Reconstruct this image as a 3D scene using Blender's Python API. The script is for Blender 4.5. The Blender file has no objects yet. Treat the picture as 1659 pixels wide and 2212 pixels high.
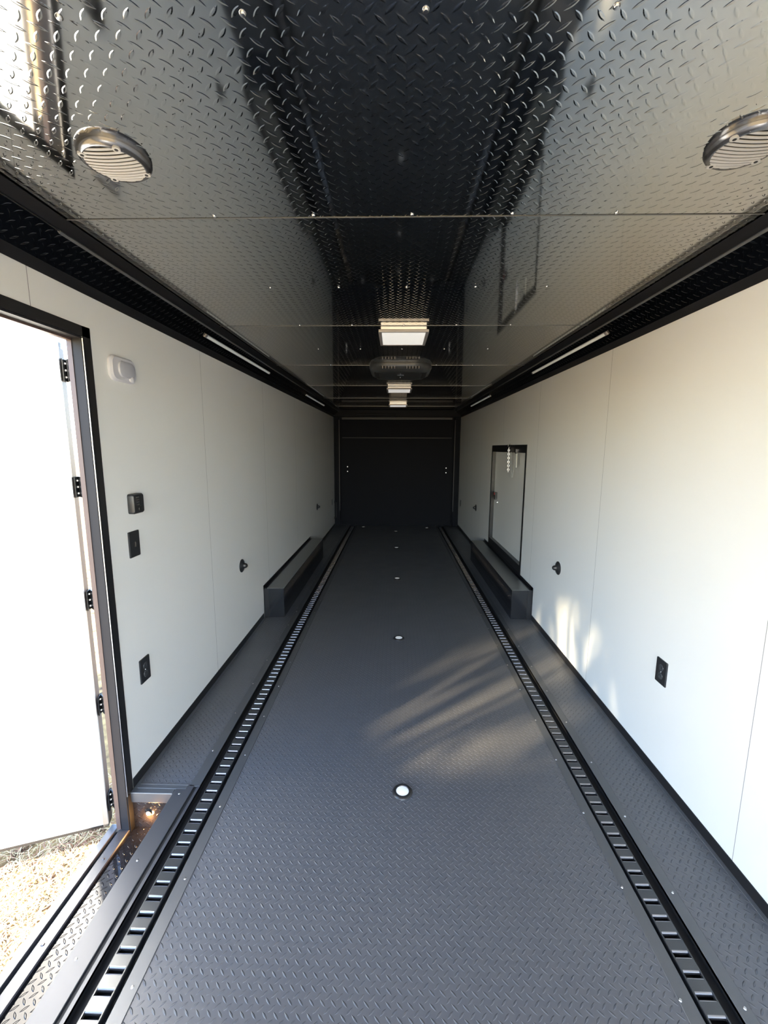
import bpy, bmesh, math, random
from mathutils import Vector, Matrix
random.seed(7)
S = bpy.context.scene
COL = S.collection
PI = math.pi

# ------------------------------------------------------------------ camera
F_PX, PITCH, YAW, ROLL = 911.96, .1521, .0246, .0047
fw = Vector((-math.sin(YAW)*math.cos(PITCH), math.cos(YAW)*math.cos(PITCH), -math.sin(PITCH)))
rt = Vector((math.cos(YAW), math.sin(YAW), 0)); up = rt.cross(fw)
r2 = math.cos(ROLL)*rt + math.sin(ROLL)*up; u2 = -math.sin(ROLL)*rt + math.cos(ROLL)*up
cam_d = bpy.data.cameras.new('camera'); cam = bpy.data.objects.new('camera', cam_d); COL.objects.link(cam)
M = Matrix((r2, u2, -fw)).transposed().to_4x4(); M.translation = Vector((1.19, 0, 1.558))
cam.matrix_world = M
cam_d.sensor_fit = 'VERTICAL'; cam_d.sensor_height = 24.0; cam_d.lens = 24.0*F_PX/2212
cam_d.clip_start = .02
S.camera = cam

# ------------------------------------------------------------------ world, sun, exposure
SKY_STRENGTH = .60; SUN_ENERGY = 14.5; EXPOSURE = 1.55
TO_SUN = Vector((.03, -.70, .71)).normalized()
w = bpy.data.worlds.new('sky'); S.world = w; w.use_nodes = True
nt = w.node_tree; bg = nt.nodes['Background']
sky = nt.nodes.new('ShaderNodeTexSky'); sky.sky_type = 'NISHITA'; sky.sun_disc = False
sky.sun_elevation = math.asin(TO_SUN.z); sky.sun_rotation = math.atan2(TO_SUN.x, TO_SUN.y)
sky.air_density = 1.0; sky.dust_density = .4
nt.links.new(sky.outputs[0], bg.inputs[0]); bg.inputs[1].default_value = SKY_STRENGTH
sd = bpy.data.lights.new('sun', 'SUN'); sd.energy = SUN_ENERGY; sd.angle = .0093; sd.color = (1, .92, .76)
so = bpy.data.objects.new('sun', sd); COL.objects.link(so); so.location = (-4, -8, 8)
so.rotation_euler = TO_SUN.to_track_quat('Z', 'Y').to_euler()
# sampling portal in the open side doorway (guides daylight, adds none)
pd = bpy.data.lights.new('door_portal', 'AREA'); pd.shape = 'RECTANGLE'; pd.size = 1.30; pd.size_y = 2.1
pd.cycles.is_portal = True
po = bpy.data.objects.new('door_portal', pd); COL.objects.link(po); po.location = (-.06, 1.01, .9)
po.rotation_euler = Vector((-1, 0, 0)).to_track_quat('Z', 'Y').to_euler()
# added spot lamp with streaky noise, standing in for sunlight bounced off metal outside
gd = bpy.data.lights.new('added_glint_spot', 'SPOT'); gd.energy = 1000; gd.spot_size = math.radians(17); gd.spot_blend = .8
gd.color = (1, .82, .52); gd.shadow_soft_size = .03
gd.use_nodes = True; lt_ = gd.node_tree; em_ = lt_.nodes['Emission']
tc_ = lt_.nodes.new('ShaderNodeTexCoord'); mp_ = lt_.nodes.new('ShaderNodeMapping'); mp_.inputs['Scale'].default_value = (22, 5, 1); mp_.inputs['Rotation'].default_value = (0, 0, .5)
nz_ = lt_.nodes.new('ShaderNodeTexNoise'); nz_.inputs['Scale'].default_value = 1; nz_.inputs['Detail'].default_value = 2; nz_.inputs['Distortion'].default_value = 1.2
rp_ = lt_.nodes.new('ShaderNodeValToRGB'); rp_.color_ramp.elements[0].position = .42; rp_.color_ramp.elements[1].position = .66
lt_.links.new(tc_.outputs['Normal'], mp_.inputs[0]); lt_.links.new(mp_.outputs[0], nz_.inputs['Vector']); lt_.links.new(nz_.outputs['Fac'], rp_.inputs[0])
lt_.links.new(rp_.outputs[0], em_.inputs['Strength'])
go = bpy.data.objects.new('added_glint_spot', gd); COL.objects.link(go); go.location = (-1.3, .15, 1.9)
go.rotation_euler = (Vector((-1.3, .15, 1.9)) - Vector((1.95, 2.55, .05))).to_track_quat('Z', 'Y').to_euler()
vs = S.view_settings
vs.view_transform = 'Standard'; vs.look = 'None'; vs.exposure = EXPOSURE; vs.gamma = 1; vs.use_curve_mapping = False
S.cycles.max_bounces = 14; S.cycles.diffuse_bounces = 8; S.cycles.glossy_bounces = 6
S.cycles.sample_clamp_indirect = 8; S.cycles.use_denoising = True
S.cycles.caustics_reflective = False; S.cycles.caustics_refractive = False

# ------------------------------------------------------------------ helpers
class G:
    """collects geometry for one mesh"""
    def __init__(s): s.v = []; s.f = []
    def quad(s, *p):
        n = len(s.v); s.v += [tuple(q) for q in p]; s.f.append(tuple(range(n, n+len(p)))); return s
    def box(s, x0, x1, y0, y1, z0, z1):
        n = len(s.v)
        s.v += [(x, y, z) for x in (x0, x1) for y in (y0, y1) for z in (z0, z1)]
        for f in ((0, 1, 3, 2), (4, 6, 7, 5), (0, 4, 5, 1), (2, 3, 7, 6), (0, 2, 6, 4), (1, 5, 7, 3)):
            s.f.append(tuple(n+i for i in f))
        return s
    def prism(s, prof, a, b, axis='y'):
        """closed profile extruded from a to b; axis y: profile (x,z); axis z: (x,y); axis x: (y,z)"""
        def mk(p, t):
            return {'y': (p[0], t, p[1]), 'z': (p[0], p[1], t), 'x': (t, p[0], p[1])}[axis]
        n = len(s.v); k = len(prof)
        s.v += [mk(p, a) for p in prof] + [mk(p, b) for p in prof]
        for i in range(k):
            j = (i+1) % k; s.f.append((n+i, n+j, n+k+j, n+k+i))
        s.f.append(tuple(n+i for i in reversed(range(k)))); s.f.append(tuple(n+k+i for i in range(k)))
        return s
    def lathe(s, prof, c, axis='z', seg=32, flip=1):
        """prof: (radius, height) pairs from the axis outwards or back"""
        n = len(s.v); k = len(prof)
        for i in range(seg):
            t = 2*PI*i/seg
            for r, h in prof:
                a, b = r*math.cos(t), r*math.sin(t); h *= flip
                s.v.append({'z': (c[0]+a, c[1]+b, c[2]+h), 'x': (c[0]+h, c[1]+a, c[2]+b), 'y': (c[0]+a, c[1]+h, c[2]+b)}[axis])
        for i in range(seg):
            j = (i+1) % seg
            for m in range(k-1):
                s.f.append((n+i*k+m, n+j*k+m, n+j*k+m+1, n+i*k+m+1))
        for m, rev in ((0, 0), (k-1, 1)):
            if prof[m][0] > 1e-6:
                ring = [n+i*k+m for i in range(seg)]
                s.f.append(tuple(reversed(ring)) if rev else tuple(ring))
        return s
    def tube(s, pts, r, seg=8):
        n = len(s.v); pts = [Vector(p) for p in pts]
        for i, p in enumerate(pts):
            d = (pts[min(i+1, len(pts)-1)] - pts[max(i-1, 0)]).normalized()
            a = d.orthogonal().normalized(); b = d.cross(a)
            for k in range(seg):
                t = 2*PI*k/seg; s.v.append(tuple(p + r*(math.cos(t)*a + math.sin(t)*b)))
        for i in range(len(pts)-1):
            for k in range(seg):
                s.f.append((n+i*seg+k, n+i*seg+(k+1) % seg, n+(i+1)*seg+(k+1) % seg, n+(i+1)*seg+k))
        s.f.append(tuple(n+k for k in range(seg))); s.f.append(tuple(n+(len(pts)-1)*seg+k for k in range(seg)))
        return s
    def obj(s, name, mat, parent=None, smooth=False, bevel=0, seg=2, origin=None):
        me = bpy.data.meshes.new(name); o0 = Vector(origin) if origin else Vector((0, 0, 0))
        me.from_pydata([tuple(Vector(p)-o0) for p in s.v], [], s.f)
        bm = bmesh.new(); bm.from_mesh(me)
        bmesh.ops.remove_doubles(bm, verts=bm.verts, dist=1e-6)
        bmesh.ops.recalc_face_normals(bm, faces=bm.faces); bm.to_mesh(me); bm.free()
        o = bpy.data.objects.new(name, me); COL.objects.link(o); me.materials.append(mat); o.location = o0
        if parent:
            o.parent = parent; o.matrix_parent_inverse = Matrix.Translation(-parent.location)
        if bevel:
            m = o.modifiers.new('bevel', 'BEVEL'); m.width = bevel; m.segments = seg; m.limit_method = 'ANGLE'; m.angle_limit = math.radians(40)
        if smooth:
            me.polygons.foreach_set('use_smooth', [True]*len(me.polygons))
            for e in me.edges: pass
            m = o.modifiers.new('edges', 'EDGE_SPLIT'); m.split_angle = math.radians(40)
        return o

def tag(o, label=None, cat=None, group=None, kind=None):
    if label: o['label'] = label
    if cat: o['category'] = cat
    if group: o['group'] = group
    if kind: o['kind'] = kind
    return o
def empty(name, loc, label, cat, group=None):
    o = bpy.data.objects.new(name, None); COL.objects.link(o); o.location = loc; o.empty_display_size = .05
    return tag(o, label, cat, group)
def copy_tree(root, loc, label):
    r = root.copy(); COL.objects.link(r); r.location = loc; r['label'] = label
    def rec(src, dst):
        for ch in src.children:
            c = ch.copy(); COL.objects.link(c); c.parent = dst; c.matrix_parent_inverse = ch.matrix_parent_inverse.copy(); rec(ch, c)
    rec(root, r); return r

# ------------------------------------------------------------------ materials
def mat(name, col, rough=.5, metal=0, spec=.5, coat=0, emit=None, es=0):
    m = bpy.data.materials.new(name); m.use_nodes = True; b = m.node_tree.nodes['Principled BSDF']
    b.inputs['Base Color'].default_value = (*col, 1); b.inputs['Roughness'].default_value = rough
    b.inputs['Metallic'].default_value = metal; b.inputs['Specular IOR Level'].default_value = spec
    b.inputs['Coat Weight'].default_value = coat
    if emit:
        b.inputs['Emission Color'].default_value = (*emit, 1); b.inputs['Emission Strength'].default_value = es
    return m
class N:
    """tiny math-node builder"""
    def __init__(s, m): s.t = m.node_tree; s.b = s.t.nodes['Principled BSDF']
    def node(s, k, **kw):
        n = s.t.nodes.new(k)
        for a, v in kw.items(): setattr(n, a, v)
        return n
    def m(s, op, a, b=None, c=None, clamp=False):
        n = s.t.nodes.new('ShaderNodeMath'); n.operation = op; n.use_clamp = clamp
        for i, v in enumerate((a, b, c)):
            if v is None: continue
            if isinstance(v, (int, float)): n.inputs[i].default_value = v
            else: s.t.links.new(v, n.inputs[i])
        return n.outputs[0]
    def coords(s):
        tc = s.node('ShaderNodeTexCoord'); sp = s.node('ShaderNodeSeparateXYZ')
        s.t.links.new(tc.outputs['Object'], sp.inputs[0]); return tc, sp.outputs
    def link(s, a, b): s.t.links.new(a, b)
def tread(m, ax, scale, pitch, height, la=.40, lb=.105, wear=0, off=(0, 0)):
    """raised tread-plate bars on two interleaved square lattices, as bump"""
    n = N(m); tc, xyz = n.coords()
    u = n.m('MULTIPLY_ADD', xyz[ax[0]], scale[0]/pitch, off[0]); v = n.m('MULTIPLY_ADD', xyz[ax[1]], scale[1]/pitch, off[1])
    hs = []
    for o, sg in ((0, 1), (.5, -1)):
        du = n.m('SUBTRACT', n.m('FRACT', n.m('ADD', u, o)), .5); dv = n.m('SUBTRACT', n.m('FRACT', n.m('ADD', v, o)), .5)
        a = n.m('MULTIPLY', n.m('MULTIPLY_ADD', dv, sg, du), .7071/la)
        b = n.m('MULTIPLY', n.m('MULTIPLY_ADD', dv, -sg, du), .7071/lb)
        h = n.m('SUBTRACT', n.m('SUBTRACT', 1, n.m('MULTIPLY', a, a)), n.m('ABSOLUTE', b))
        hs.append(n.m('SMOOTH_MAX', h, 0, .12))
    h = n.m('MINIMUM', n.m('MAXIMUM', hs[0], hs[1]), .55)
    bp = n.node('ShaderNodeBump'); bp.inputs['Distance'].default_value = height/.55; bp.inputs['Strength'].default_value = 1
    n.link(h, bp.inputs['Height']); n.link(bp.outputs[0], n.b.inputs['Normal'])
    return n, h, bp, xyz
def noise(n, scale, detail=3):
    tc = n.node('ShaderNodeTexCoord'); t = n.node('ShaderNodeTexNoise'); t.inputs['Scale'].default_value = scale; t.inputs['Detail'].default_value = detail
    n.link(tc.outputs['Object'], t.inputs['Vector']); return t.outputs['Fac']

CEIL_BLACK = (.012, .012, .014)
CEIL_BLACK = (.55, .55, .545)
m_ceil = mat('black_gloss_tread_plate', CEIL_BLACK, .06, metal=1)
tread(m_ceil, (0, 1), (1, 1), .0368, .00038)
m_cove_l = mat('black_gloss_cove_plate', (.08, .08, .085), .15, metal=1); tread(m_cove_l, (1, 2), (1, 1.414), .0368, .0005)
m_rubber = mat('charcoal_tread_rubber', (.105, .105, .112), .34, spec=.6)
n, h, bp, _ = tread(m_rubber, (0, 1), (1, 1), .0312, .0017, la=.40, lb=.10)
r = noise(n, 5); n.link(n.m('MULTIPLY_ADD', r, .16, .28), n.b.inputs['Roughness'])
m_well = mat('black_gloss_step_plate', (.03, .03, .033), .05, metal=.6); tread(m_well, (0, 1), (1, 1), .033, .0012)
m_wellv = mat('black_gloss_riser_plate', (.035, .03, .028), .14, metal=.25); tread(m_wellv, (0, 2), (1, 1), .033, .0010)
m_black = mat('black_powder_coat', (.014, .014, .016), .28)
m_jamb = mat('matte_black_jamb', (.02, .02, .024), .55, spec=.2)
m_trim = mat('satin_black_floor_trim', (.15, .155, .165), .45, metal=.7)
m_trimd = mat('black_nosing_trim', (.09, .093, .105), .42, metal=.6)
m_ltrim = mat('grey_edge_strip', (.22, .225, .235), .35, metal=.6)
m_track = mat('gloss_black_track_steel', (.095, .10, .108), .32, metal=.75)
m_lip = mat('slot_lip_steel', (.30, .30, .32), .2, metal=.9)
m_dark = mat('matte_black', (.006, .006, .007), .7)
m_plastic = mat('black_plastic', (.02, .021, .024), .35)
m_white = mat('white_gloss_wall_panel', (.88, .88, .87), .22, spec=.45)
def wall_mat(name, first, lo):
    m = mat(name, (.88, .88, .87), .22, spec=.45); n = N(m); tc, xyz = n.coords()
    t = n.m('FRACT', n.m('MULTIPLY', n.m('SUBTRACT', xyz[1], first), 1/1.2192))
    d = n.m('MINIMUM', t, n.m('SUBTRACT', 1, t))
    k = n.m('LESS_THAN', d, .0011/1.2192)
    mx = n.node('ShaderNodeMix', data_type='RGBA'); mx.inputs['A'].default_value = (.88, .88, .87, 1); mx.inputs['B'].default_value = (.24, .24, .25, 1)
    n.link(k, mx.inputs['Factor']); n.link(mx.outputs['Result'], n.b.inputs['Base Color'])
    r = noise(n, 3.5); bp = n.node('ShaderNodeBump'); bp.inputs['Distance'].default_value = .002; bp.inputs['Strength'].default_value = .35
    n.link(r, bp.inputs['Height']); n.link(bp.outputs[0], n.b.inputs['Normal'])
    return m
m_wl = wall_mat('white_wall_left', 2.6506 - 1.2192*4, 0); m_wr = wall_mat('white_wall_right', 2.6052 - 1.2192*4, 0)
m_back = mat('black_ramp_panel', (.006, .007, .011), .7, spec=.15)
m_doorw = mat('white_door_skin', (.82, .82, .80), .3)
m_alu = mat('satin_aluminium', (.62, .62, .64), .3, metal=.8)
m_screw = mat('screw_steel', (.5, .5, .52), .25, metal=1)
m_bscrew = mat('dark_screw', (.08, .08, .09), .25, metal=.8)
m_lens = mat('white_lens_added_glow', (.92, .92, .90), .3, emit=(1, .97, .92), es=.18)  # lamps are unlit; faint emission added to brighten lenses, bolts and hinge screws
m_puck = mat('white_puck_lens', (.92, .93, .92), .25, emit=(1, 1, .98), es=.06)
m_tube = mat('frosted_tube', (.88, .9, .88), .3, emit=(.95, 1, .95), es=.03)  # slight emission added to brighten tubes that are switched off
m_grille = mat('grey_speaker_grille', (.42, .41, .40), .45)
m_bezel = mat('chrome_black_bezel', (.16, .16, .17), .22, metal=.8)
m_switchw = mat('white_plastic_bezel', (.66, .66, .72), .35)
m_switchlens = mat('pale_lens_plastic', (.52, .53, .60), .2)
m_red = mat('red_plastic', (.35, .02, .02), .4)
m_warm = mat('warm_courtesy_lens', (1, .7, .4), .3, emit=(1, .55, .2), es=60)
m_clear = mat('grey_strap_plastic', (.50, .50, .47), .3)
m_gap = mat('brown_sealant', (.09, .06, .055), .5)

# ground with dry mulch / straw colours
m_ground = mat('dry_straw_ground', (.42, .36, .28), .9, spec=.1)
n = N(m_ground); r = noise(n, 9, 6); cr = n.node('ShaderNodeValToRGB')
cr.color_ramp.elements[0].color = (.10, .065, .045, 1); cr.color_ramp.elements[0].position = .35
cr.color_ramp.elements[1].color = (.50, .36, .16, 1); cr.color_ramp.elements[1].position = .65
n.link(r, cr.inputs[0]); n.link(cr.outputs[0], n.b.inputs['Base Color'])
m_straw = mat('pale_straw', (.58, .48, .29), .7, spec=.2)
m_straw2 = mat('reddish_straw', (.34, .19, .13), .7, spec=.2)

# ------------------------------------------------------------------ setting
W, HC, HT, D, Y0 = 2.455, 2.27, 2.132, 8.385, -1.5
WT = .05
DY0, DY1, DZT = .38, 1.65, 1.965      # doorway
WZ = -.18                             # step well floor
# left wall: thick boxes around the doorway
g = G(); g.box(-WT, 0, Y0, DY0-.03, -.2, HC); g.box(-WT, 0, DY1+.002, D, -.2, HC); g.box(-WT, 0, DY0-.03, DY1+.002, DZT+.002, HC)
tag(g.obj('wall_left', m_wl), 'white glossy panel wall on the left with thin vertical seams', 'wall', kind='structure')
# right wall with an opening for the hatch door
HY0, HY1, HZ0, HZ1 = 4.15, 5.525, .386, 1.512
g = G(); g.box(W, W+WT, Y0, HY0, -.2, HC).box(W, W+WT, HY1, D, -.2, HC).box(W, W+WT, HY0, HY1, -.2, HZ0).box(W, W+WT, HY0, HY1, HZ1, HC)
tag(g.obj('wall_right', m_wr), 'white glossy panel wall on the right catching daylight from the doorway', 'wall', kind='structure')
g = G().box(-WT, W+WT, D, D+.06, -.2, HC)
tag(g.obj('wall_back', m_back), 'black wall around the ramp door at the far end', 'wall', kind='structure')
g = G().box(-WT, .05, Y0-.06, Y0, -.2, HC).box(W-.05, W+WT, Y0-.06, Y0, -.2, HC).box(.05, W-.05, Y0-.06, Y0, 2.12, HC)  # unseen opening, added to bring daylight onto both walls
tag(g.obj('wall_front', m_black), 'unseen black end frame behind the camera, left open to add daylight', 'wall', kind='structure')
# ceiling: tread-plate sheets with lapped seams
SE = [1.44, 2.634, 3.858, 5.10, 6.37, 7.60]
ce = G().box(-WT-.02, W+WT+.02, Y0-.08, D+.08, HC+.004, HC+.05)
edges = [Y0] + SE + [D]
for a, b in zip(edges[:-1], edges[1:]): ce.box(0, W, a+.0015, b-.0015, HC, HC+.006)
ceil = tag(ce.obj('ceiling', m_ceil), 'glossy black tread plate ceiling in lapped sheets', 'ceiling', kind='structure')
g = G()
for y in SE: g.box(.14, W-.14, y+.002, y+.006, HC-.0016, HC+.001)
tag(g.obj('seam_edge', m_ltrim, ceil), 'bright bare edge of the lapped sheets')
g = G().lathe([(0, -.004), (.004, -.0035), (.006, -.001), (.006, .001)], (0, 0, 0), seg=12)
scr = g.obj('screw', m_screw, ceil, smooth=True)
pts = []
for y, xs in ((.813, (.62, .931, 1.235, 1.545, 1.86)), (1.431, (.62, .931, 1.237, 1.545, 1.861)), (2.03, (.62, .931, 1.237, 1.545, 1.861)),
              (2.626, (.62, .931, 1.237, 1.545, 1.861)), (3.24, (.62, .931, 1.237, 1.545, 1.861)), (3.85, (.62, 1.545, 1.861))):
    pts += [(x, y) for x in xs]
for i, (x, y) in enumerate(pts):
    o = scr if i == 0 else scr.copy()
    if i: COL.objects.link(o)
    o.location = (x, y, HC)
# coves at 45 degrees along both sides
def cove(side, label):
    sx = (lambda x: x) if side == 'left' else (lambda x: W-x)
    g = G(); t = .138
    g.prism([(sx(0), HT), (sx(t), HC), (sx(t+.003), HC-.003), (sx(.003), HT-.003)], Y0, D)
    o = tag(g.obj('trim_1' if side == 'left' else 'trim_2', m_cove_l), label, 'trim', kind='structure')
    # lower flat strip and upper angle strips
    g = G()
    def band(a, b, th):
        # a,b distance along the slope fraction
        x0, z0 = t*a, HT+t*a; x1, z1 = t*b, HT+t*b; k = th*.7071
        g.prism([(sx(x0), z0), (sx(x1), z1), (sx(x1+k), z1-k), (sx(x0+k), z0-k)], Y0, D)
    band(0, .20, .006); band(.80, 1.0, .006); band(.78, .80, .009)
    e = g.obj('edge_strip', m_black, o, bevel=.001, seg=1)
    g = G()
    xs, ys = [.108, .112], None
    g.prism([(sx(.108), HT+.102), (sx(.114), HT+.108), (sx(.119), HT+.101), (sx(.113), HT+.095)], SE[0], D)
    g.obj('bright_strip', m_ltrim, o)
    return o
cove('left', 'sloping black tread plate cove between the left wall and ceiling')
cove('right', 'sloping black tread plate cove between the right wall and ceiling')

# floor ------------------------------------------------------------
# left rail group x: outer trim .25-.30, channel .30-.414, inner trim .414-.459 ; right rail group measured
RX = dict(o0=2.165, o1=2.205, i0=2.012, i1=2.055)
g = G()
g.box(.455, RX['i0']+.004, Y0, D, -.03, 0)
g.box(0, .255, 1.715, D, -.03, 0); g.box(0, .255, Y0, DY0-.08, -.03, 0)
g.box(RX['o1']-.004, W, Y0, D, -.03, 0)
floor = tag(g.obj('floor', m_rubber), 'charcoal rubber tread floor running the length of the trailer', 'floor', kind='structure')
# body below the floor
tag(G().box(-WT, W+WT, Y0, D, -.26, -.20).box(.205, W+WT, Y0, D, -.2, -.032).box(-WT, .205, 1.70, D, -.2, -.032).box(-WT, .205, Y0, DY0-.05, -.2, -.032)
    .obj('floor_base', m_dark), 'black underfloor frame below the rubber floor', 'floor', kind='structure')
# step well
g = G().box(-.002, .196, DY0-.02, 1.68, WZ-.02, WZ)
well = tag(g.obj('step_well', m_well), 'glossy black tread plate step well sunk in front of the open side doorway', 'step')
g = G().box(0, .205, 1.68, 1.70, WZ, -.048)
g.obj('end_riser', m_wellv, well)
G().box(0, .205, DY0-.05, DY0-.03, WZ, -.04).obj('end_riser', m_wellv, well)
g = G().box(-.0, .196, 1.672, 1.70, -.048, .0025)
g.obj('top_flange', m_trim, well, bevel=.003)
G().box(.196, .205, DY0-.04, 1.69, WZ, -.004).obj('side_riser', m_black, well)
# threshold rails
g = G().prism([(-.050, WZ), (-.050, -.170), (-.046, -.166), (-.004, -.166), (0, -.170), (0, WZ)], DY0-.03, DY1)
th = tag(g.obj('trim_3', m_trimd), 'flat black sill rail along the outer edge of the step well', 'sill', kind='structure')
G().prism([(-.094, -.20), (-.094, -.160), (-.060, -.160), (-.060, -.20)], DY0-.05, DY1+.02).obj('outer_lip', m_ltrim, th, bevel=.002)
G().box(-.060, -.050, DY0-.03, DY1, -.2, -.182).obj('groove', m_dark, th)
for y in (.886, 1.199, 1.51):
    G().lathe([(0, .003), (.004, .0025), (.006, 0)], (-.025, y, -.166), seg=12).obj('screw', m_bscrew, th, smooth=True)

# floor trims beside the tie-down tracks
def strip(name, x0, x1, y0, y1, label, sy, sx, zt=.0025, mt=m_trim):
    o = tag(G().prism([(x0, -.01), (x0, zt-.0015), (x0+.0015, zt), (x1-.0015, zt), (x1, zt-.0015), (x1, -.01)], y0, y1).obj(name, mt), label, 'trim', kind='structure')
    y = sy; first = None
    while y < min(y1, 5.2):
        if y > y0:
            if first is None:
                first = G().lathe([(0, .0025), (.0035, .002), (.005, 0)], (0, 0, 0), seg=10).obj('screw', m_screw, o, smooth=True); q = first
            else:
                q = first.copy(); COL.objects.link(q)
            q.location = (sx, y, zt)
        y += .313
    return o
strip('trim_4', .414, .459, Y0, D, 'flat black strip along the inner side of the left tie-down track', .986, .440)
strip('trim_5', RX['i0'], RX['i1'], Y0, D, 'flat black strip along the inner side of the right tie-down track', 1.001, 2.018)
strip('trim_6', RX['o0'], RX['o1'], Y0, D, 'flat black strip along the wall side of the right tie-down track', .988, 2.188)
tl = strip('trim_7', .25, .30, 1.72, D, 'flat black strip along the wall side of the left tie-down track', 1.95, .262)
o = strip('trim_8', .196, .274, DY0-.08, 1.725, 'wide black nosing strip between the step well and the left track', 1.048, .226, mt=m_trimd)
G().prism([(.288, -.01), (.288, .0005), (.300, .0005), (.300, -.01)], DY0-.08, 1.72).obj('side_strip', m_trimd, o)
G().box(.274, .288, DY0-.08, 1.72, -.01, -.004).obj('groove', m_dark, o)
G().box(0, .245, 1.700, 1.722, -.01, .003).obj('cross_strip', m_trim, o, bevel=.0015)
G().box(.02, .245, 1.7215, 1.7245, 0, .0042).obj('bright_edge', m_ltrim, o)

# E-section slotted tracks -------------------------------------------
def track(x0, x1, y_first, name_label):
    """slotted steel track: top plate with rectangular slots and rolled lips"""
    P_, zt, zb = .0514, -.004, -.024
    xc = (x0+x1)/2; sw = .0255; sl = .0112
    k0 = int((Y0+.1-y_first)/P_); k1 = int((D-.12-y_first)/P_)
    root = empty('tie_down_track', (xc, 2, 0), *name_label)
    t = G(); l = G()
    ya, yb = y_first+(k0-.5)*P_, y_first+(k1+.5)*P_
    def seg(a, b, x_a, x_b): t.quad((x_a, a, zt), (x_b, a, zt), (x_b, b, zt), (x_a, b, zt))
    seg(ya, yb, x0+.003, xc-sw); seg(ya, yb, xc+sw, x1-.003)
    for k in range(k0, k1+1):
        yc = y_first + k*P_
        seg(yc-P_/2, yc-sl, xc-sw, xc+sw); seg(yc+sl, yc+P_/2, xc-sw, xc+sw)
        for sgn in (-1, 1):
            a = yc+sgn*sl
            pts = [(a, zt), (a-sgn*.0018, zt-.0002), (a-sgn*.0035, zt-.0012), (a-sgn*.0049, zt-.0028), (a-sgn*.0058, zt-.005), (a-sgn*.006, zt-.010)]
            for (p, q), (r_, s_) in zip(pts[:-1], pts[1:]):
                l.quad((xc-sw+.001, p, q), (xc+sw-.001, p, q), (xc+sw-.001, r_, s_), (xc-sw+.001, r_, s_))
        for sgn in (-1, 1):
            l.quad((xc+sgn*sw, yc-sl, zt), (xc+sgn*sw, yc+sl, zt), (xc+sgn*sw, yc+sl, zt-.008), (xc+sgn*sw, yc-sl, zt-.008))
    # rounded shoulders down to the base
    for sx, e in ((1, x0), (-1, x1)):
        prof = [(e+sx*.003, zt), (e+sx*.0009, zt-.0012), (e, zt-.004), (e-sx*.002, zb)]
        for (p, q), (r_, s_) in zip(prof[:-1], prof[1:]):
            t.quad((p, ya, q), (p, yb, q), (r_, yb, s_), (r_, ya, s_))
    nf = len(t.f); nv = len(t.v); t.v += l.v; t.f += [tuple(i+nv for i in f) for f in l.f]
    o = t.obj('slotted_plate', m_track, root); o.data.materials.append(m_lip)
    for p in o.data.polygons:
        if p.index >= nf: p.material_index = 1
    return root
track(.331, .394, .925, ('left slotted black tie-down track set into the floor, nearer the side door', 'tie-down track', 'tie-down tracks in the floor'))
track(2.068, 2.131, .964, ('right slotted black tie-down track set into the floor, by the wall without a side door', 'tie-down track', 'tie-down tracks in the floor'))
for nm, a, b in (('trim_9', .300, .414), ('trim_10', 2.055, 2.165)):
    tag(G().box(a, b, Y0, D, -.032, -.026).box(a-.002, a, Y0, D, -.03, 0).box(b, b+.002, Y0, D, -.03, 0)
        .obj(nm, m_dark), 'dark recess holding the %s tie-down track' % ('left' if a < 1 else 'right'), 'trim', kind='structure')

# base trims ---------------------------------------------------------
def base(name, side, y0, y1, label, lo=0):
    sx = (lambda x: x) if side == 'l' else (lambda x: W-x)
    o = tag(G().prism([(sx(0), 0), (sx(0), .048), (sx(.003), .048), (sx(.004), .004), (sx(.004), 0)], y0, y1).obj(name, m_black), label, 'baseboard', kind='structure')
    G().prism([(sx(.004), 0), (sx(.004), .004), (sx(.018), .003), (sx(.018), 0)], y0, y1).obj('floor_leg', m_ltrim, o)
    return o
base('baseboard_left', 'l', 1.70, 3.66, 'black angle trim at the foot of the left wall before the wheel box')
base('baseboard_left_far', 'l', 5.83, D, 'black angle trim at the foot of the left wall beyond the wheel box')
base('baseboard_right', 'r', Y0, 3.70, 'black angle trim at the foot of the right wall before the wheel box')
base('baseboard_right_far', 'r', 5.83, D, 'black angle trim at the foot of the right wall beyond the wheel box')

# wheel boxes --------------------------------------------------------
def wheel_box(side, x_in, y0, y1, label):
    sx = (lambda x: x) if side == 'l' else (lambda x: W-x)
    root = empty('wheel_box', (sx(.1), (y0+y1)/2, 0), label, 'wheel box', 'wheel boxes along the walls')
    G().box(min(sx(.0006), sx(x_in)), max(sx(.0006), sx(x_in)), y0, y1, 0, .275).obj('box_shell', m_boxs, root, bevel=.004)
    G().box(min(sx(0.03), sx(x_in-.001)), max(sx(.03), sx(x_in-.001)), y0+.002, y1-.002, .2745, .277).obj('top_cover', m_boxt, root)
    g = G(); 
    def bb(a, b, c, d, e, f): g.box(min(sx(a), sx(b)), max(sx(a), sx(b)), c, d, e, f)
    bb(.0006, .005, y0-.012, y1+.012, .27, .303); bb(.0006, .005, y0-.012, y0+.03, 0, .303); bb(.0006, .03, y0, y1, .27, .279)
    bb(.0006, .045, y0-.004, y0+.002, 0, .275)
    g.obj('wall_flange', m_black, root, bevel=.001, seg=1)
    return root
m_boxs = mat('gloss_black_box', (.012, .013, .016), .14); m_boxt = mat('satin_dark_box_top', (.26, .265, .26), .3, metal=.7)
wheel_box('l', .185, 3.69, 5.82, 'long low black wheel box against the left wall')
wheel_box('r', .188, 3.72, 5.80, 'long low black wheel box against the right wall below the hatch door')

m_header = mat('black_header', (.006, .007, .010), .5, spec=.12)
m_far = mat('dull_dark_edge', (.03, .031, .035), .5)
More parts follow.
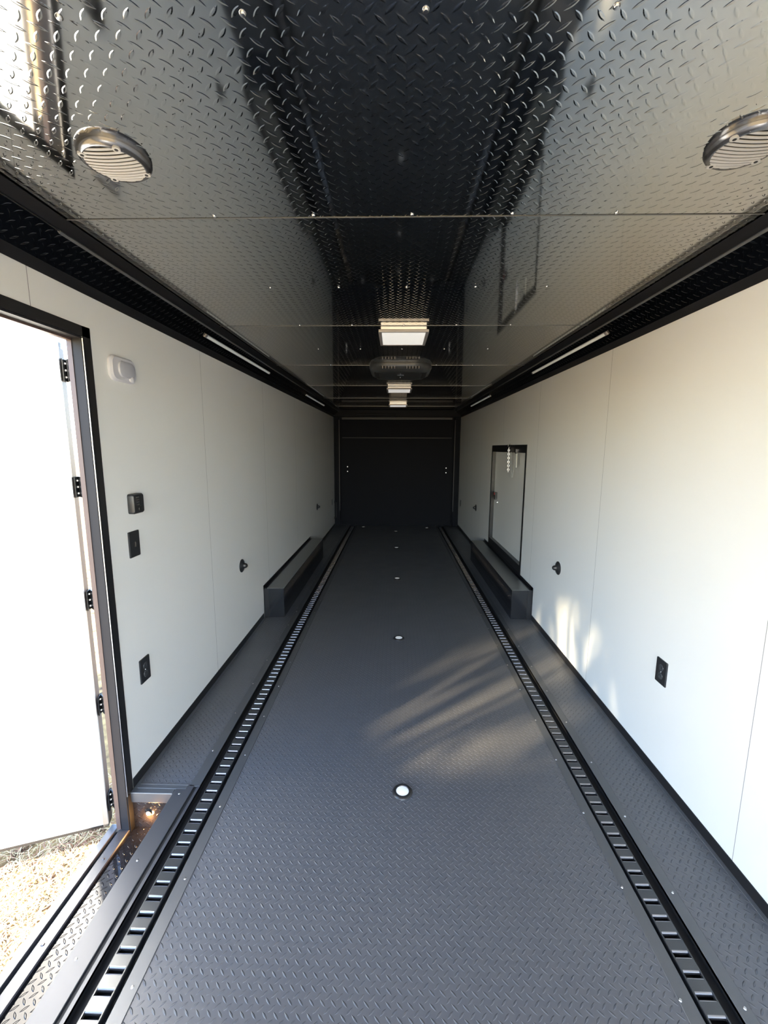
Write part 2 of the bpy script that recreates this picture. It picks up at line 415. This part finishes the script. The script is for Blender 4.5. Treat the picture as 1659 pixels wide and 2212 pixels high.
# far end: ramp door ---------------------------------------------------
o = tag(G().box(.13, 2.325, D-.03, D, .02, 2.09).obj('door_3', m_back, bevel=.004), 'black ramp door closing the far end', 'door', kind='structure')
G().box(.16, 2.295, D-.034, D-.029, 1.735, 1.745).obj('panel_seam', m_far, o)
for x, z in ((.259, 1.176), (.259, 1.084), (2.2, 1.16), (2.2, 1.069)):
    G().lathe([(0, -.008), (.008, -.007), (.011, 0)], (x, D-.03, z), axis='y', seg=14).obj('bolt', m_lens, o, smooth=True)
g = G().box(0, .11, D-.07, D, 0, HT).box(W-.11, W, D-.07, D, 0, HT)
o = tag(g.obj('trim_11', m_back, bevel=.006), 'black corner posts framing the ramp door', 'trim', kind='structure')
m_post = m_back
G().box(.10, .112, D-.078, D-.066, .3, 2.08).obj('bright_edge', m_far, o); G().box(W-.112, W-.10, D-.078, D-.066, .3, 2.08).obj('bright_edge', m_far, o)
G().box(-.002, .004, 1.6505, 1.70, -.19, -.001).obj('lower_jamb', m_dark, well)
o = tag(G().box(0, W, D-.16, D, 2.13, HC).obj('trim_12', m_header, bevel=.008), 'glossy black header box above the ramp door', 'trim', kind='structure')
G().box(.45, 1.20, D-.175, D-.16, 2.15, 2.20).obj('spring_cover', m_header, o, bevel=.01)
G().box(.16, W-.16, D-.05, D-.02, 2.09, 2.13).obj('head_rail', m_far, o)

# entry door -----------------------------------------------------------
# frame
g = G()
FY1, FZT = 1.695, 2.007
g.box(-.002, .003, 1.653, FY1, 0, FZT); g.box(-.002, .003, DY0-.045, FY1, 1.968, FZT); g.box(-.002, .003, DY0-.045, DY0-.003, 0, FZT)
fr = tag(g.obj('door_1', m_black, bevel=.001, seg=1), 'black metal frame around the open side doorway', 'door', kind='structure')
g = G(); g.box(-.036, 0, 1.646, 1.655, -.165, 1.965).box(-.036, 0, DY0-.008, DY0, -.165, 1.965).box(-.036, 0, DY0, 1.65, 1.961, 1.97)
g.obj('jamb', m_jamb, fr)
g = G(); g.box(-.055, -.036, 1.643, 1.665, -.16, 1.958).box(-.055, -.036, DY0-.02, DY0+.003, -.16, 1.958).box(-.055, -.036, DY0, 1.66, 1.953, 1.97)
g.obj('outer_stop', m_gap, fr)
G().prism([(.003, 1.652), (.003, 1.658), (-.003, 1.646), (-.006, 1.648)], -.02, 1.962, 'z').obj('bevel_highlight', m_alu, fr)  # bright strip modelled in place of the highlight along the frame bevel
# leaf swung outwards 70 degrees on hinges at the far jamb
HX, HYY = -.10, 1.657
dirv = Vector((-.94, -.342, 0)); nin = Vector((.342, -.94, 0))
LW, LT, LZ0, LZ1 = 1.52, .05, -.155, 1.952
leaf = empty('door_leaf', (HX, HYY, LZ0), 'white side entry door swung open outside the doorway', 'door')
def lf(name, a0, a1, d0, d1, z0, z1, mt, parent=leaf, bevel=0):
    """a along the leaf from the hinge edge, d depth from the inner face outwards"""
    g = G(); pr = []
    for a, d in ((a0, d0), (a1, d0), (a1, d1), (a0, d1)):
        q = Vector((HX, HYY, 0)) + dirv*a - nin*d; pr.append((q.x, q.y))
    g.prism(pr, z0, z1, 'z'); return g.obj(name, mt, parent, bevel=bevel)
lf('door_panel', .022, LW-.02, -.001, LT, LZ0+.01, LZ1-.02, m_doorw)
lf('edge_rail', 0, .022, -.003, .006, LZ0, LZ1, m_alu, bevel=.001); lf('edge_rail', LW-.022, LW, -.003, LT, LZ0, LZ1, m_alu)
lf('top_rail', 0, LW, -.003, LT, LZ1-.022, LZ1, m_alu); lf('bottom_rail', 0, LW, -.003, LT, LZ0, LZ0+.012, m_black)
lf('hinge_edge', .0, .022, .006, LT+.002, LZ0, LZ1, m_gap)
for i, z in enumerate((1.85, 1.392, .910, .425, -.05)):
    # hinge: plate on leaf edge, knuckle, plate to the frame
    A = Vector((HX, HYY, 0)) - nin*.012 - dirv*.002; B = Vector((HX, HYY, 0)) - nin*(LT+.004) - dirv*.004; Cc = Vector((-.054, 1.662, 0))
    g = G()
    pr = [(A.x, A.y), (B.x, B.y), ((B - dirv*.004).x, (B - dirv*.004).y), ((A - dirv*.004).x, (A - dirv*.004).y)]
    g.prism(pr, z-.042, z+.042, 'z')
    d2 = (Cc-B).normalized(); nn = Vector((d2.y, -d2.x, 0))*.004
    g.prism([(B.x, B.y), (Cc.x, Cc.y), ((Cc+nn).x, (Cc+nn).y), ((B+nn).x, (B+nn).y)], z-.042, z+.042, 'z')
    hg = g.obj('hinge', m_plastic, leaf)
    for dz in (-.026, 0, .026):
        q = (A*.55+B*.45) - dirv*.005
        G().lathe([(0, .003), (.0035, .002), (.004, 0)], (q.x, q.y, z+dz), 'x', 8).obj('screw', m_lens, hg)

# ground outside --------------------------------------------------------
GZ = -.62
g = G().quad((-60, -60, GZ), (-WT-.0, -60, GZ), (-WT-.0, 60, GZ), (-60, 60, GZ)).quad((-WT, -60, GZ-.0), (60, -60, GZ), (60, 60, GZ), (-WT, 60, GZ))
gr = tag(g.obj('ground', m_ground), 'sunlit straw covered ground outside the doorway', 'ground', kind='structure')
def straw(nm, count, mt, seed, label):
    rd = random.Random(seed); g = G()
    for i in range(count):
        x = rd.uniform(-1.45, -.12); y = rd.uniform(.7, 2.45); z = GZ + rd.uniform(.003, .035)
        a = rd.uniform(0, 2*PI); L = rd.uniform(.03, .13); wd = rd.uniform(.0008, .0022); c = rd.uniform(-3, 3)
        px, py = x, y; nseg = 5; prev = None; tz = rd.uniform(-.02, .03)
        for k in range(nseg+1):
            aa = a + c*k/nseg; nx, ny = -math.sin(aa)*wd, math.cos(aa)*wd
            zz = max(GZ+.002, z + tz*math.sin(PI*k/nseg) )
            cur = ((px-nx, py-ny, zz), (px+nx, py+ny, zz+.001))
            if prev: g.quad(prev[0], prev[1], cur[1], cur[0])
            prev = cur; px += math.cos(aa)*L/nseg; py += math.sin(aa)*L/nseg
    return tag(g.obj(nm, mt), label, 'straw', kind='stuff')
so_ = straw('straw', 9000, m_straw, 3, 'pale and reddish dry straw scattered on the ground outside the doorway')
so_.data.materials.append(m_straw2)
for p in so_.data.polygons:
    if (p.index//5) % 3 == 0: p.material_index = 1

# hatch door on the right ------------------------------------------------
g = G(); OY0, OY1, OZ0, OZ1 = 4.111, 5.568, .303, 1.589
g.box(W-.004, W+.048, OY0, HY0+.002, OZ0, OZ1).box(W-.004, W+.048, HY1-.002, OY1, OZ0, OZ1).box(W-.004, W+.048, HY0, HY1, HZ1-.002, OZ1).box(W-.004, W+.048, HY0, HY1, OZ0, HZ0+.002)
ht = tag(g.obj('door_2', m_black, bevel=.001, seg=1), 'closed white hatch door in a black frame in the right wall', 'door', kind='structure')
G().box(W+.04, W+.06, HY0-.01, HY1+.01, HZ0-.01, HZ1+.01).obj('hatch_panel', m_doorw, ht)
lt = G().box(W+.012, W+.04, 5.36, 5.42, .905, 1.0).obj('latch', m_plastic, ht, bevel=.004)
G().box(W+.004, W+.013, 5.375, 5.41, .965, .995).obj('release_tab', m_red, lt, bevel=.002)['label'] = 'red release tab'
G().lathe([(0, -.016), (.014, -.014), (.016, 0)], (W+.04, 5.33, .877), 'x', 16).obj('lock_cylinder', m_alu, ht, smooth=True)
# chain and strap hanging in the hatch
ch = empty('hanging_chain', (W-.01, 4.69, 1.585), 'short silver chain hanging from a hook at the top of the hatch frame', 'chain')
G().tube([(W-.004, 4.70, 1.60), (W-.02, 4.70, 1.595), (W-.028, 4.70, 1.575), (W-.018, 4.70, 1.562), (W-.008, 4.70, 1.57)], .003, 8).obj('hook', m_screw, ch, smooth=True)
def link(c, rot, L=.028, wd=.016, r=.0028):
    g = G(); pts = []
    for k in range(17):
        t = 2*PI*k/16; u, v = wd/2*math.cos(t), L/2*math.sin(t)
        pts.append((c[0]+u*math.sin(rot), c[1]+u*math.cos(rot), c[2]+v))
    return g.tube(pts, r, 6)
z = 1.553
i = 0
while z > 1.30:
    link((W-.018, 4.70-.004*i/3, z), (i % 2)*PI/2+.3).obj('chain_link', m_screw, ch, smooth=True); z -= .021; i += 1
st = empty('plastic_cord', (W-.01, 4.55, 1.5), 'thin pale cord loop hanging beside the chain in the hatch', 'cord')
G().tube([(W-.012, 4.62, 1.515), (W-.012, 4.60, 1.38), (W-.012, 4.573, 1.245), (W-.012, 4.53, 1.245), (W-.012, 4.48, 1.38), (W-.012, 4.45, 1.525)], .0022, 6).obj('cord_loop', m_clear, st, smooth=True)
G().box(W-.016, W-.010, 4.40, 4.455, 1.36, 1.50).obj('paper_tag', m_doorw, st)
G().box(W-.016, W-.004, 4.44, 4.46, 1.50, 1.545).obj('clip', m_bscrew, st)

# ceiling lights -----------------------------------------------------------
def ceiling_light(x0, x1, y0, y1, label):
    root = empty('ceiling_light', ((x0+x1)/2, (y0+y1)/2, HC), label, 'ceiling light', 'square lights along the middle of the ceiling')
    g = G().box(x0+.012, x1-.012, y0+.012, y1-.012, HC-.022, HC-.001); g.obj('housing', m_alu, root, bevel=.003)
    g = G(); z0, z1 = HC-.038, HC-.022; f = .018
    g.box(x0, x1, y0, y0+f, z0, z1).box(x0, x1, y1-f, y1, z0, z1).box(x0, x0+f, y0+f, y1-f, z0, z1).box(x1-f, x1, y0+f, y1-f, z0, z1)
    g.obj('frame', m_frame, root, bevel=.002)
    G().box(x0+f, x1-f, y0+f, y1-f, z0+.002, z1-.001).obj('diffuser', m_lens, root)
    return root
m_frame = mat('grey_lamp_frame', (.35, .33, .33), .35, metal=.3)
cl = ceiling_light(1.088, 1.386, 2.628, 2.972, 'square white ceiling light nearest the camera, in front of the air conditioner')
copy_tree(cl, (1.237, 5.29, HC), 'square white ceiling light just beyond the air conditioner')
copy_tree(cl, (1.237, 7.18, HC), 'small looking ceiling light farthest away, near the ramp door')

# air conditioner
ac = empty('air_conditioner', (1.235, 4.03, HC), 'dark oval ceiling air conditioner with curved front vents', 'air conditioner')
def rrect(cx, cy, hx, hy, r, seg=8):
    out = []
    for qx, qy, a0 in ((1, 1, 0), (-1, 1, PI/2), (-1, -1, PI), (1, -1, 1.5*PI)):
        for k in range(seg+1):
            a = a0 + PI/2*k/seg; out.append((cx+qx*(hx-r)+r*math.cos(a), cy+qy*(hy-r)+r*math.sin(a)))
    return out
def loft(g, rings):
    n = len(g.v); k = len(rings[0][0])
    for prof, z in rings: g.v += [(p[0], p[1], z) for p in prof]
    for i in range(len(rings)-1):
        for j in range(k): g.f.append((n+i*k+j, n+i*k+(j+1) % k, n+(i+1)*k+(j+1) % k, n+(i+1)*k+j))
    g.f.append(tuple(n+j for j in range(k))); g.f.append(tuple(n+(len(rings)-1)*k+j for j in range(k)))
cx, cy = 1.235, 4.03
g = G(); loft(g, [(rrect(cx, cy, .275, .30, .16), HC-.001), (rrect(cx, cy, .275, .30, .16), HC-.02), (rrect(cx, cy, .262, .287, .15), HC-.042), (rrect(cx, cy, .225, .25, .13), HC-.062), (rrect(cx, cy, .17, .20, .11), HC-.068)])
m_ac = mat('dark_grey_plastic', (.045, .047, .05), .35)
sh = g.obj('shroud', m_ac, ac, smooth=True)
for k in range(13):
    if 5 <= k <= 7: continue
    x = cx-.155+k*.0258; G().box(x-.002, x+.002, cy-.297, cy-.275, HC-.048, HC-.028).obj('vent_fin', m_frame, sh)
for a in (cx-.165, cx+.04): G().box(a, a+.125, cy-.292, cy-.27, HC-.046, HC-.028).obj('vent_opening', m_dark, sh)
G().box(cx-.03, cx+.03, cy-.09, cy-.045, HC-.071, HC-.067).obj('badge', m_bezel, ac, bevel=.002)
for s in (-1, 1):
    g = G(); loft(g, [(rrect(cx+s*.19, cy-.02, .045, .16, .04), HC-.058), (rrect(cx+s*.19, cy-.02, .04, .155, .036), HC-.0655)])
    g.obj('filter_cover', m_dark, ac)
for dy in (-.13, .05): G().lathe([(0, -.003), (.005, -.002), (.006, 0)], (cx, cy+dy, HC-.068), seg=10).obj('screw', m_screw, ac)

# speakers ------------------------------------------------------------------
def speaker(cx, cy, label):
    root = empty('ceiling_speaker', (cx, cy, HC), label, 'speaker', 'round speakers in the ceiling')
    R_ = .083
    G().lathe([(R_, .0), (R_, -.006), (R_-.004, -.014), (R_-.012, -.020), (R_-.016, -.020), (R_-.018, -.014), (R_-.018, 0)], (cx, cy, HC), seg=56).obj('bezel', m_bezel, root, smooth=True)
    g = G().lathe([(0, -.010), (R_-.018, -.010), (R_-.018, -.012), (0, -.012)], (cx, cy, HC), seg=40); g.obj('speaker_cone', m_dark, root)
    g = G(); rg = R_-.013
    k = -6
    while k <= 6:
        y = k*.0115; hx = math.sqrt(max(0, rg*rg-y*y))
        if hx > .01:
            dome = .006*(1-(y/rg)**2)
            nn = 10
            for i in range(nn):
                xa = -hx+2*hx*i/nn; xb = -hx+2*hx*(i+1)/nn
                za = HC-.019-.006*(1-(xa*xa+y*y)/(rg*rg)); zb = HC-.019-.006*(1-(xb*xb+y*y)/(rg*rg))
                p = [(cx+xa, cy+y-.0038, za), (cx+xb, cy+y-.0038, zb), (cx+xb, cy+y+.0038, zb), (cx+xa, cy+y+.0038, za)]
                g.quad(*p); g.quad(*[(a, b, c+.0015) for a, b, c in reversed(p)])
                g.quad(p[0], p[1], (p[1][0], p[1][1], p[1][2]+.0015), (p[0][0], p[0][1], p[0][2]+.0015))
                g.quad(p[3], p[2], (p[2][0], p[2][1], p[2][2]+.0015), (p[3][0], p[3][1], p[3][2]+.0015))
        k += 1
    g.obj('grille', m_grille, root)
    for a in (math.radians(35), math.radians(125), math.radians(215), math.radians(305)):
        px, py = cx+(R_-.015)*math.cos(a), cy+(R_-.015)*math.sin(a)
        t = G().lathe([(0, -.0205), (.009, -.0205), (.010, -.0185), (.010, -.016)], (px, py, HC), seg=16).obj('screw_tab', m_grille, root, smooth=True)
        G().lathe([(0, -.0212), (.0042, -.0212), (.0042, -.018)], (px, py, HC), seg=12).obj('screw', m_dark, t)
    return root
speaker(.487, 1.155, 'round grey slatted speaker on the ceiling at the upper left, above the doorway')
speaker(2.008, 1.130, 'round grey slatted speaker on the ceiling at the upper right, cut by the photo edge')

# strip lights in the coves -----------------------------------------------
def strip_light(side, y0, y1, label):
    sx = (lambda x: x) if side == 'l' else (lambda x: W-x)
    c = (.072, HT+.072); nx, nz = .7071, -.7071
    def pt(t, h): return (sx(c[0]+.7071*t+nx*h), c[1]+.7071*t+nz*h)
    root = empty('strip_light', (sx(c[0]), (y0+y1)/2, c[1]), label, 'strip light', 'slim strip lights in the coves')
    G().prism([pt(-.011, 0), pt(-.011, .006), pt(.011, .006), pt(.011, 0)], y0, y1).obj('channel', m_alu, root, bevel=.001, seg=1)
    G().prism([pt(-.009, .006), pt(-.006, .012), pt(.006, .012), pt(.009, .006)], y0+.02, y1-.02).obj('diffuser', m_tube, root)
    for a in (y0, y1-.02): G().prism([pt(-.011, .005), pt(-.009, .013), pt(.009, .013), pt(.011, .005)], a, a+.02).obj('end_cap', m_plastic if a == y1-.02 else m_frame, root)
    return root
strip_light('l', 2.565, 3.86, 'near slim strip light along the left cove')
strip_light('l', 5.42, 6.78, 'far slim strip light along the left cove')
strip_light('r', 2.53, 3.84, 'near slim strip light along the right cove')
strip_light('r', 5.47, 6.83, 'far slim strip light along the right cove')

# floor puck lights ---------------------------------------------------------
def puck(x, y, label):
    root = empty('floor_light', (x, y, 0), label, 'floor light', 'round puck lights in the floor')
    G().lathe([(.046, 0), (.045, .003), (.038, .008), (.031, .009), (.029, .007), (.029, 0)], (x, y, 0), seg=40).obj('ring', m_black, root, smooth=True)
    G().lathe([(0, .0095), (.018, .009), (.0285, .0065), (.0285, 0)], (x, y, 0), seg=32).obj('lens', m_puck, root, smooth=True)
    return root
pk = puck(1.238, 1.716, 'round white floor light nearest the camera')
for x, y, lb in ((1.236, 3.288, 'second nearest round white floor light on the centre line, level with the warm patch of light'),
                 (1.232, 4.89, 'third round white floor light, between the two wheel boxes'),
                 (1.230, 6.461, 'fourth round floor light, beyond the wheel boxes'),
                 (1.224, 7.76, 'faint centre floor light farthest along the trailer'),
                 (.585, 8.155, 'faint floor light before the ramp door, left of centre'),
                 (1.828, 8.12, 'faint floor light before the ramp door, right of centre')):
    copy_tree(pk, (x, y, 0), lb)

# wall fittings ---------------------------------------------------------------
def yz_rrect(yc, zc, hy, hz, r, seg=6): return rrect(yc, zc, hy, hz, r, seg)
def xloft(rings, name, mt, parent, smooth=True):
    g = G(); n = 0; k = len(rings[0][0])
    for prof, x in rings: g.v += [(x, p[0], p[1]) for p in prof]
    for i in range(len(rings)-1):
        for j in range(k): g.f.append((i*k+j, i*k+(j+1) % k, (i+1)*k+(j+1) % k, (i+1)*k+j))
    g.f.append(tuple(range(k))); g.f.append(tuple((len(rings)-1)*k+j for j in range(k)))
    return g.obj(name, mt, parent, smooth=smooth)
# white rounded fitting by the door
yc, zc = 1.872, 1.884
wl = empty('entry_sensor_light', (0, yc, zc), 'white rounded rectangular light fitting on the left wall beside the doorway', 'wall light')
xloft([(yz_rrect(yc, zc, .086, .052, .032), .0), (yz_rrect(yc, zc, .086, .052, .032), .010), (yz_rrect(yc, zc, .078, .045, .028), .018)], 'bezel', m_switchw, wl)
xloft([(yz_rrect(yc+.012, zc, .058, .036, .030), .016), (yz_rrect(yc+.012, zc, .054, .033, .028), .024), (yz_rrect(yc+.012, zc, .035, .020, .018), .028)], 'lens', m_switchlens, wl)
G().lathe([(.016, .0), (.015, .006), (.008, .010), (0, .011)], (.018, yc+.04, zc-.034), 'x', 20).obj('sensor_dome', m_switchw, wl, smooth=True)
# black control box
cb = empty('wall_control', (0, 1.875, 1.30), 'small black rounded control box with buttons, highest black item by the doorway', 'control box')
xloft([(yz_rrect(1.878, 1.300, .040, .045, .010), 0), (yz_rrect(1.878, 1.300, .040, .045, .010), .022), (yz_rrect(1.878, 1.300, .036, .041, .009), .028)], 'box', m_plastic, cb)
for i in range(4):
    xloft([(yz_rrect(1.868, 1.33-.011*i, .009, .0035, .0015, 2), .027), (yz_rrect(1.868, 1.33-.011*i, .009, .0035, .0015, 2), .0305)], 'button', m_bezel, cb)
G().lathe([(.014, 0), (.013, .004), (0, .005)], (.027, 1.886, 1.276), 'x', 20).obj('dial', m_black, cb, smooth=True)
# plates
def plate(side, yc, zc, label, kind, cat):
    x = 0 if side == 'l' else W; s = 1 if side == 'l' else -1
    root = empty(kind, (x, yc, zc), label, cat)
    xloft([(yz_rrect(yc, zc, .0385, .0595, .004, 3), x), (yz_rrect(yc, zc, .0385, .0595, .004, 3), x+s*.004), (yz_rrect(yc, zc, .036, .057, .003, 3), x+s*.006)], 'face_plate', m_plastic, root, False)
    if kind == 'wall_outlet':
        for dz in (.02, -.02):
            sk = G().lathe([(.0165, 0), (.0155, .002), (0, .002)], (x+s*.0055, yc, zc+dz), 'x', 24, s).obj('socket', m_socket, root, smooth=True)
            g = G()
            for dy in (-.006, .006): g.box(x+s*.007, x+s*.0085, yc+dy-.001, yc+dy+.001, zc+dz-.002, zc+dz+.006)
            g.obj('pin_slots', m_dark, sk)
        G().lathe([(0, .002), (.003, .0015), (.0035, 0)], (x+s*.006, yc, zc), 'x', 10, s).obj('screw', m_screw, root)
    else:
        G().prism([(yc-.006, zc-.012), (yc+.006, zc-.012), (yc+.006, zc+.012), (yc-.006, zc+.012)], x+s*.005, x+s*.014, 'x').obj('toggle', m_black, root, bevel=.002)
    return root
m_socket = mat('grey_black_socket', (.05, .055, .062), .3)
plate('l', 1.857, 1.116, 'black switch plate on the left wall below the control box', 'light_switch', 'switch')
plate('l', 1.856, .502, 'black outlet plate low on the left wall near the doorway', 'wall_outlet', 'outlet')
plate('r', 1.882, .520, 'black double outlet low on the near part of the right wall', 'wall_outlet', 'outlet')
plate('l', 7.96, .52, 'tiny looking black outlet plate far along the left wall', 'wall_outlet', 'outlet')
plate('r', 8.03, .51, 'tiny looking black outlet plate far along the right wall', 'wall_outlet', 'outlet')
# tie rings / knobs
def knob(side, yc, zc, label):
    x = 0 if side == 'l' else W; s = 1 if side == 'l' else -1
    root = empty('wall_tie_hook', (x, yc, zc), label, 'wall hook', 'black wall tie hooks')
    G().lathe([(.052, 0), (.052, .003), (.046, .008), (.030, .013), (.021, .020), (.017, .026), (0, .026)], (x, yc, zc), 'x', 36, s).obj('base', m_plastic, root, smooth=True)
    G().lathe([(.021, .018), (.020, .024), (.018, .034), (.013, .042), (.006, .046), (0, .047)], (x, yc, zc+.0015), 'x', 28, s).obj('knob', m_black, root, smooth=True)
    return root
knob('l', 3.175, .636, 'near black wall hook on the left wall before the wheel box')
knob('l', 6.42, .645, 'far black wall hook on the left wall beyond the wheel box')
knob('r', 3.18, .645, 'near black wall hook on the right wall before the wheel box')
knob('r', 6.515, .637, 'far black wall hook on the right wall beyond the hatch door')
# long dark handle far on the left wall
hd = empty('grab_handle', (0, 8.28, .33), 'tall narrow black fitting at the far end of the left wall', 'handle')
G().tube([(.005, 8.27, .16), (.035, 8.27, .18), (.035, 8.27, .47), (.005, 8.27, .49)], .010, 8).obj('grip', m_plastic, hd, smooth=True)
G().box(0, .006, 8.25, 8.29, .14, .19).obj('mount', m_plastic, hd)
G().box(0, .006, 8.25, 8.29, .46, .51).obj('mount', m_plastic, hd)

# courtesy light on the step well riser -------------------------------------
cl2 = empty('step_light', (.075, 1.68, -.105), 'small glowing amber courtesy light on the end riser of the step well', 'step light')
G().lathe([(.014, 0), (.013, -.005), (.0095, -.006)], (.075, 1.68, -.105), 'y', 20).obj('rim', m_plastic, cl2, smooth=True)
G().lathe([(.0095, -.004), (.008, -.008), (0, -.010)], (.075, 1.68, -.105), 'y', 16).obj('lens', m_warm, cl2, smooth=True)
ld = bpy.data.lights.new('step_lamp', 'POINT'); ld.energy = .35; ld.color = (1, .5, .18); ld.shadow_soft_size = .008
lo = bpy.data.objects.new('step_lamp', ld); COL.objects.link(lo); lo.location = (.078, 1.662, -.125)
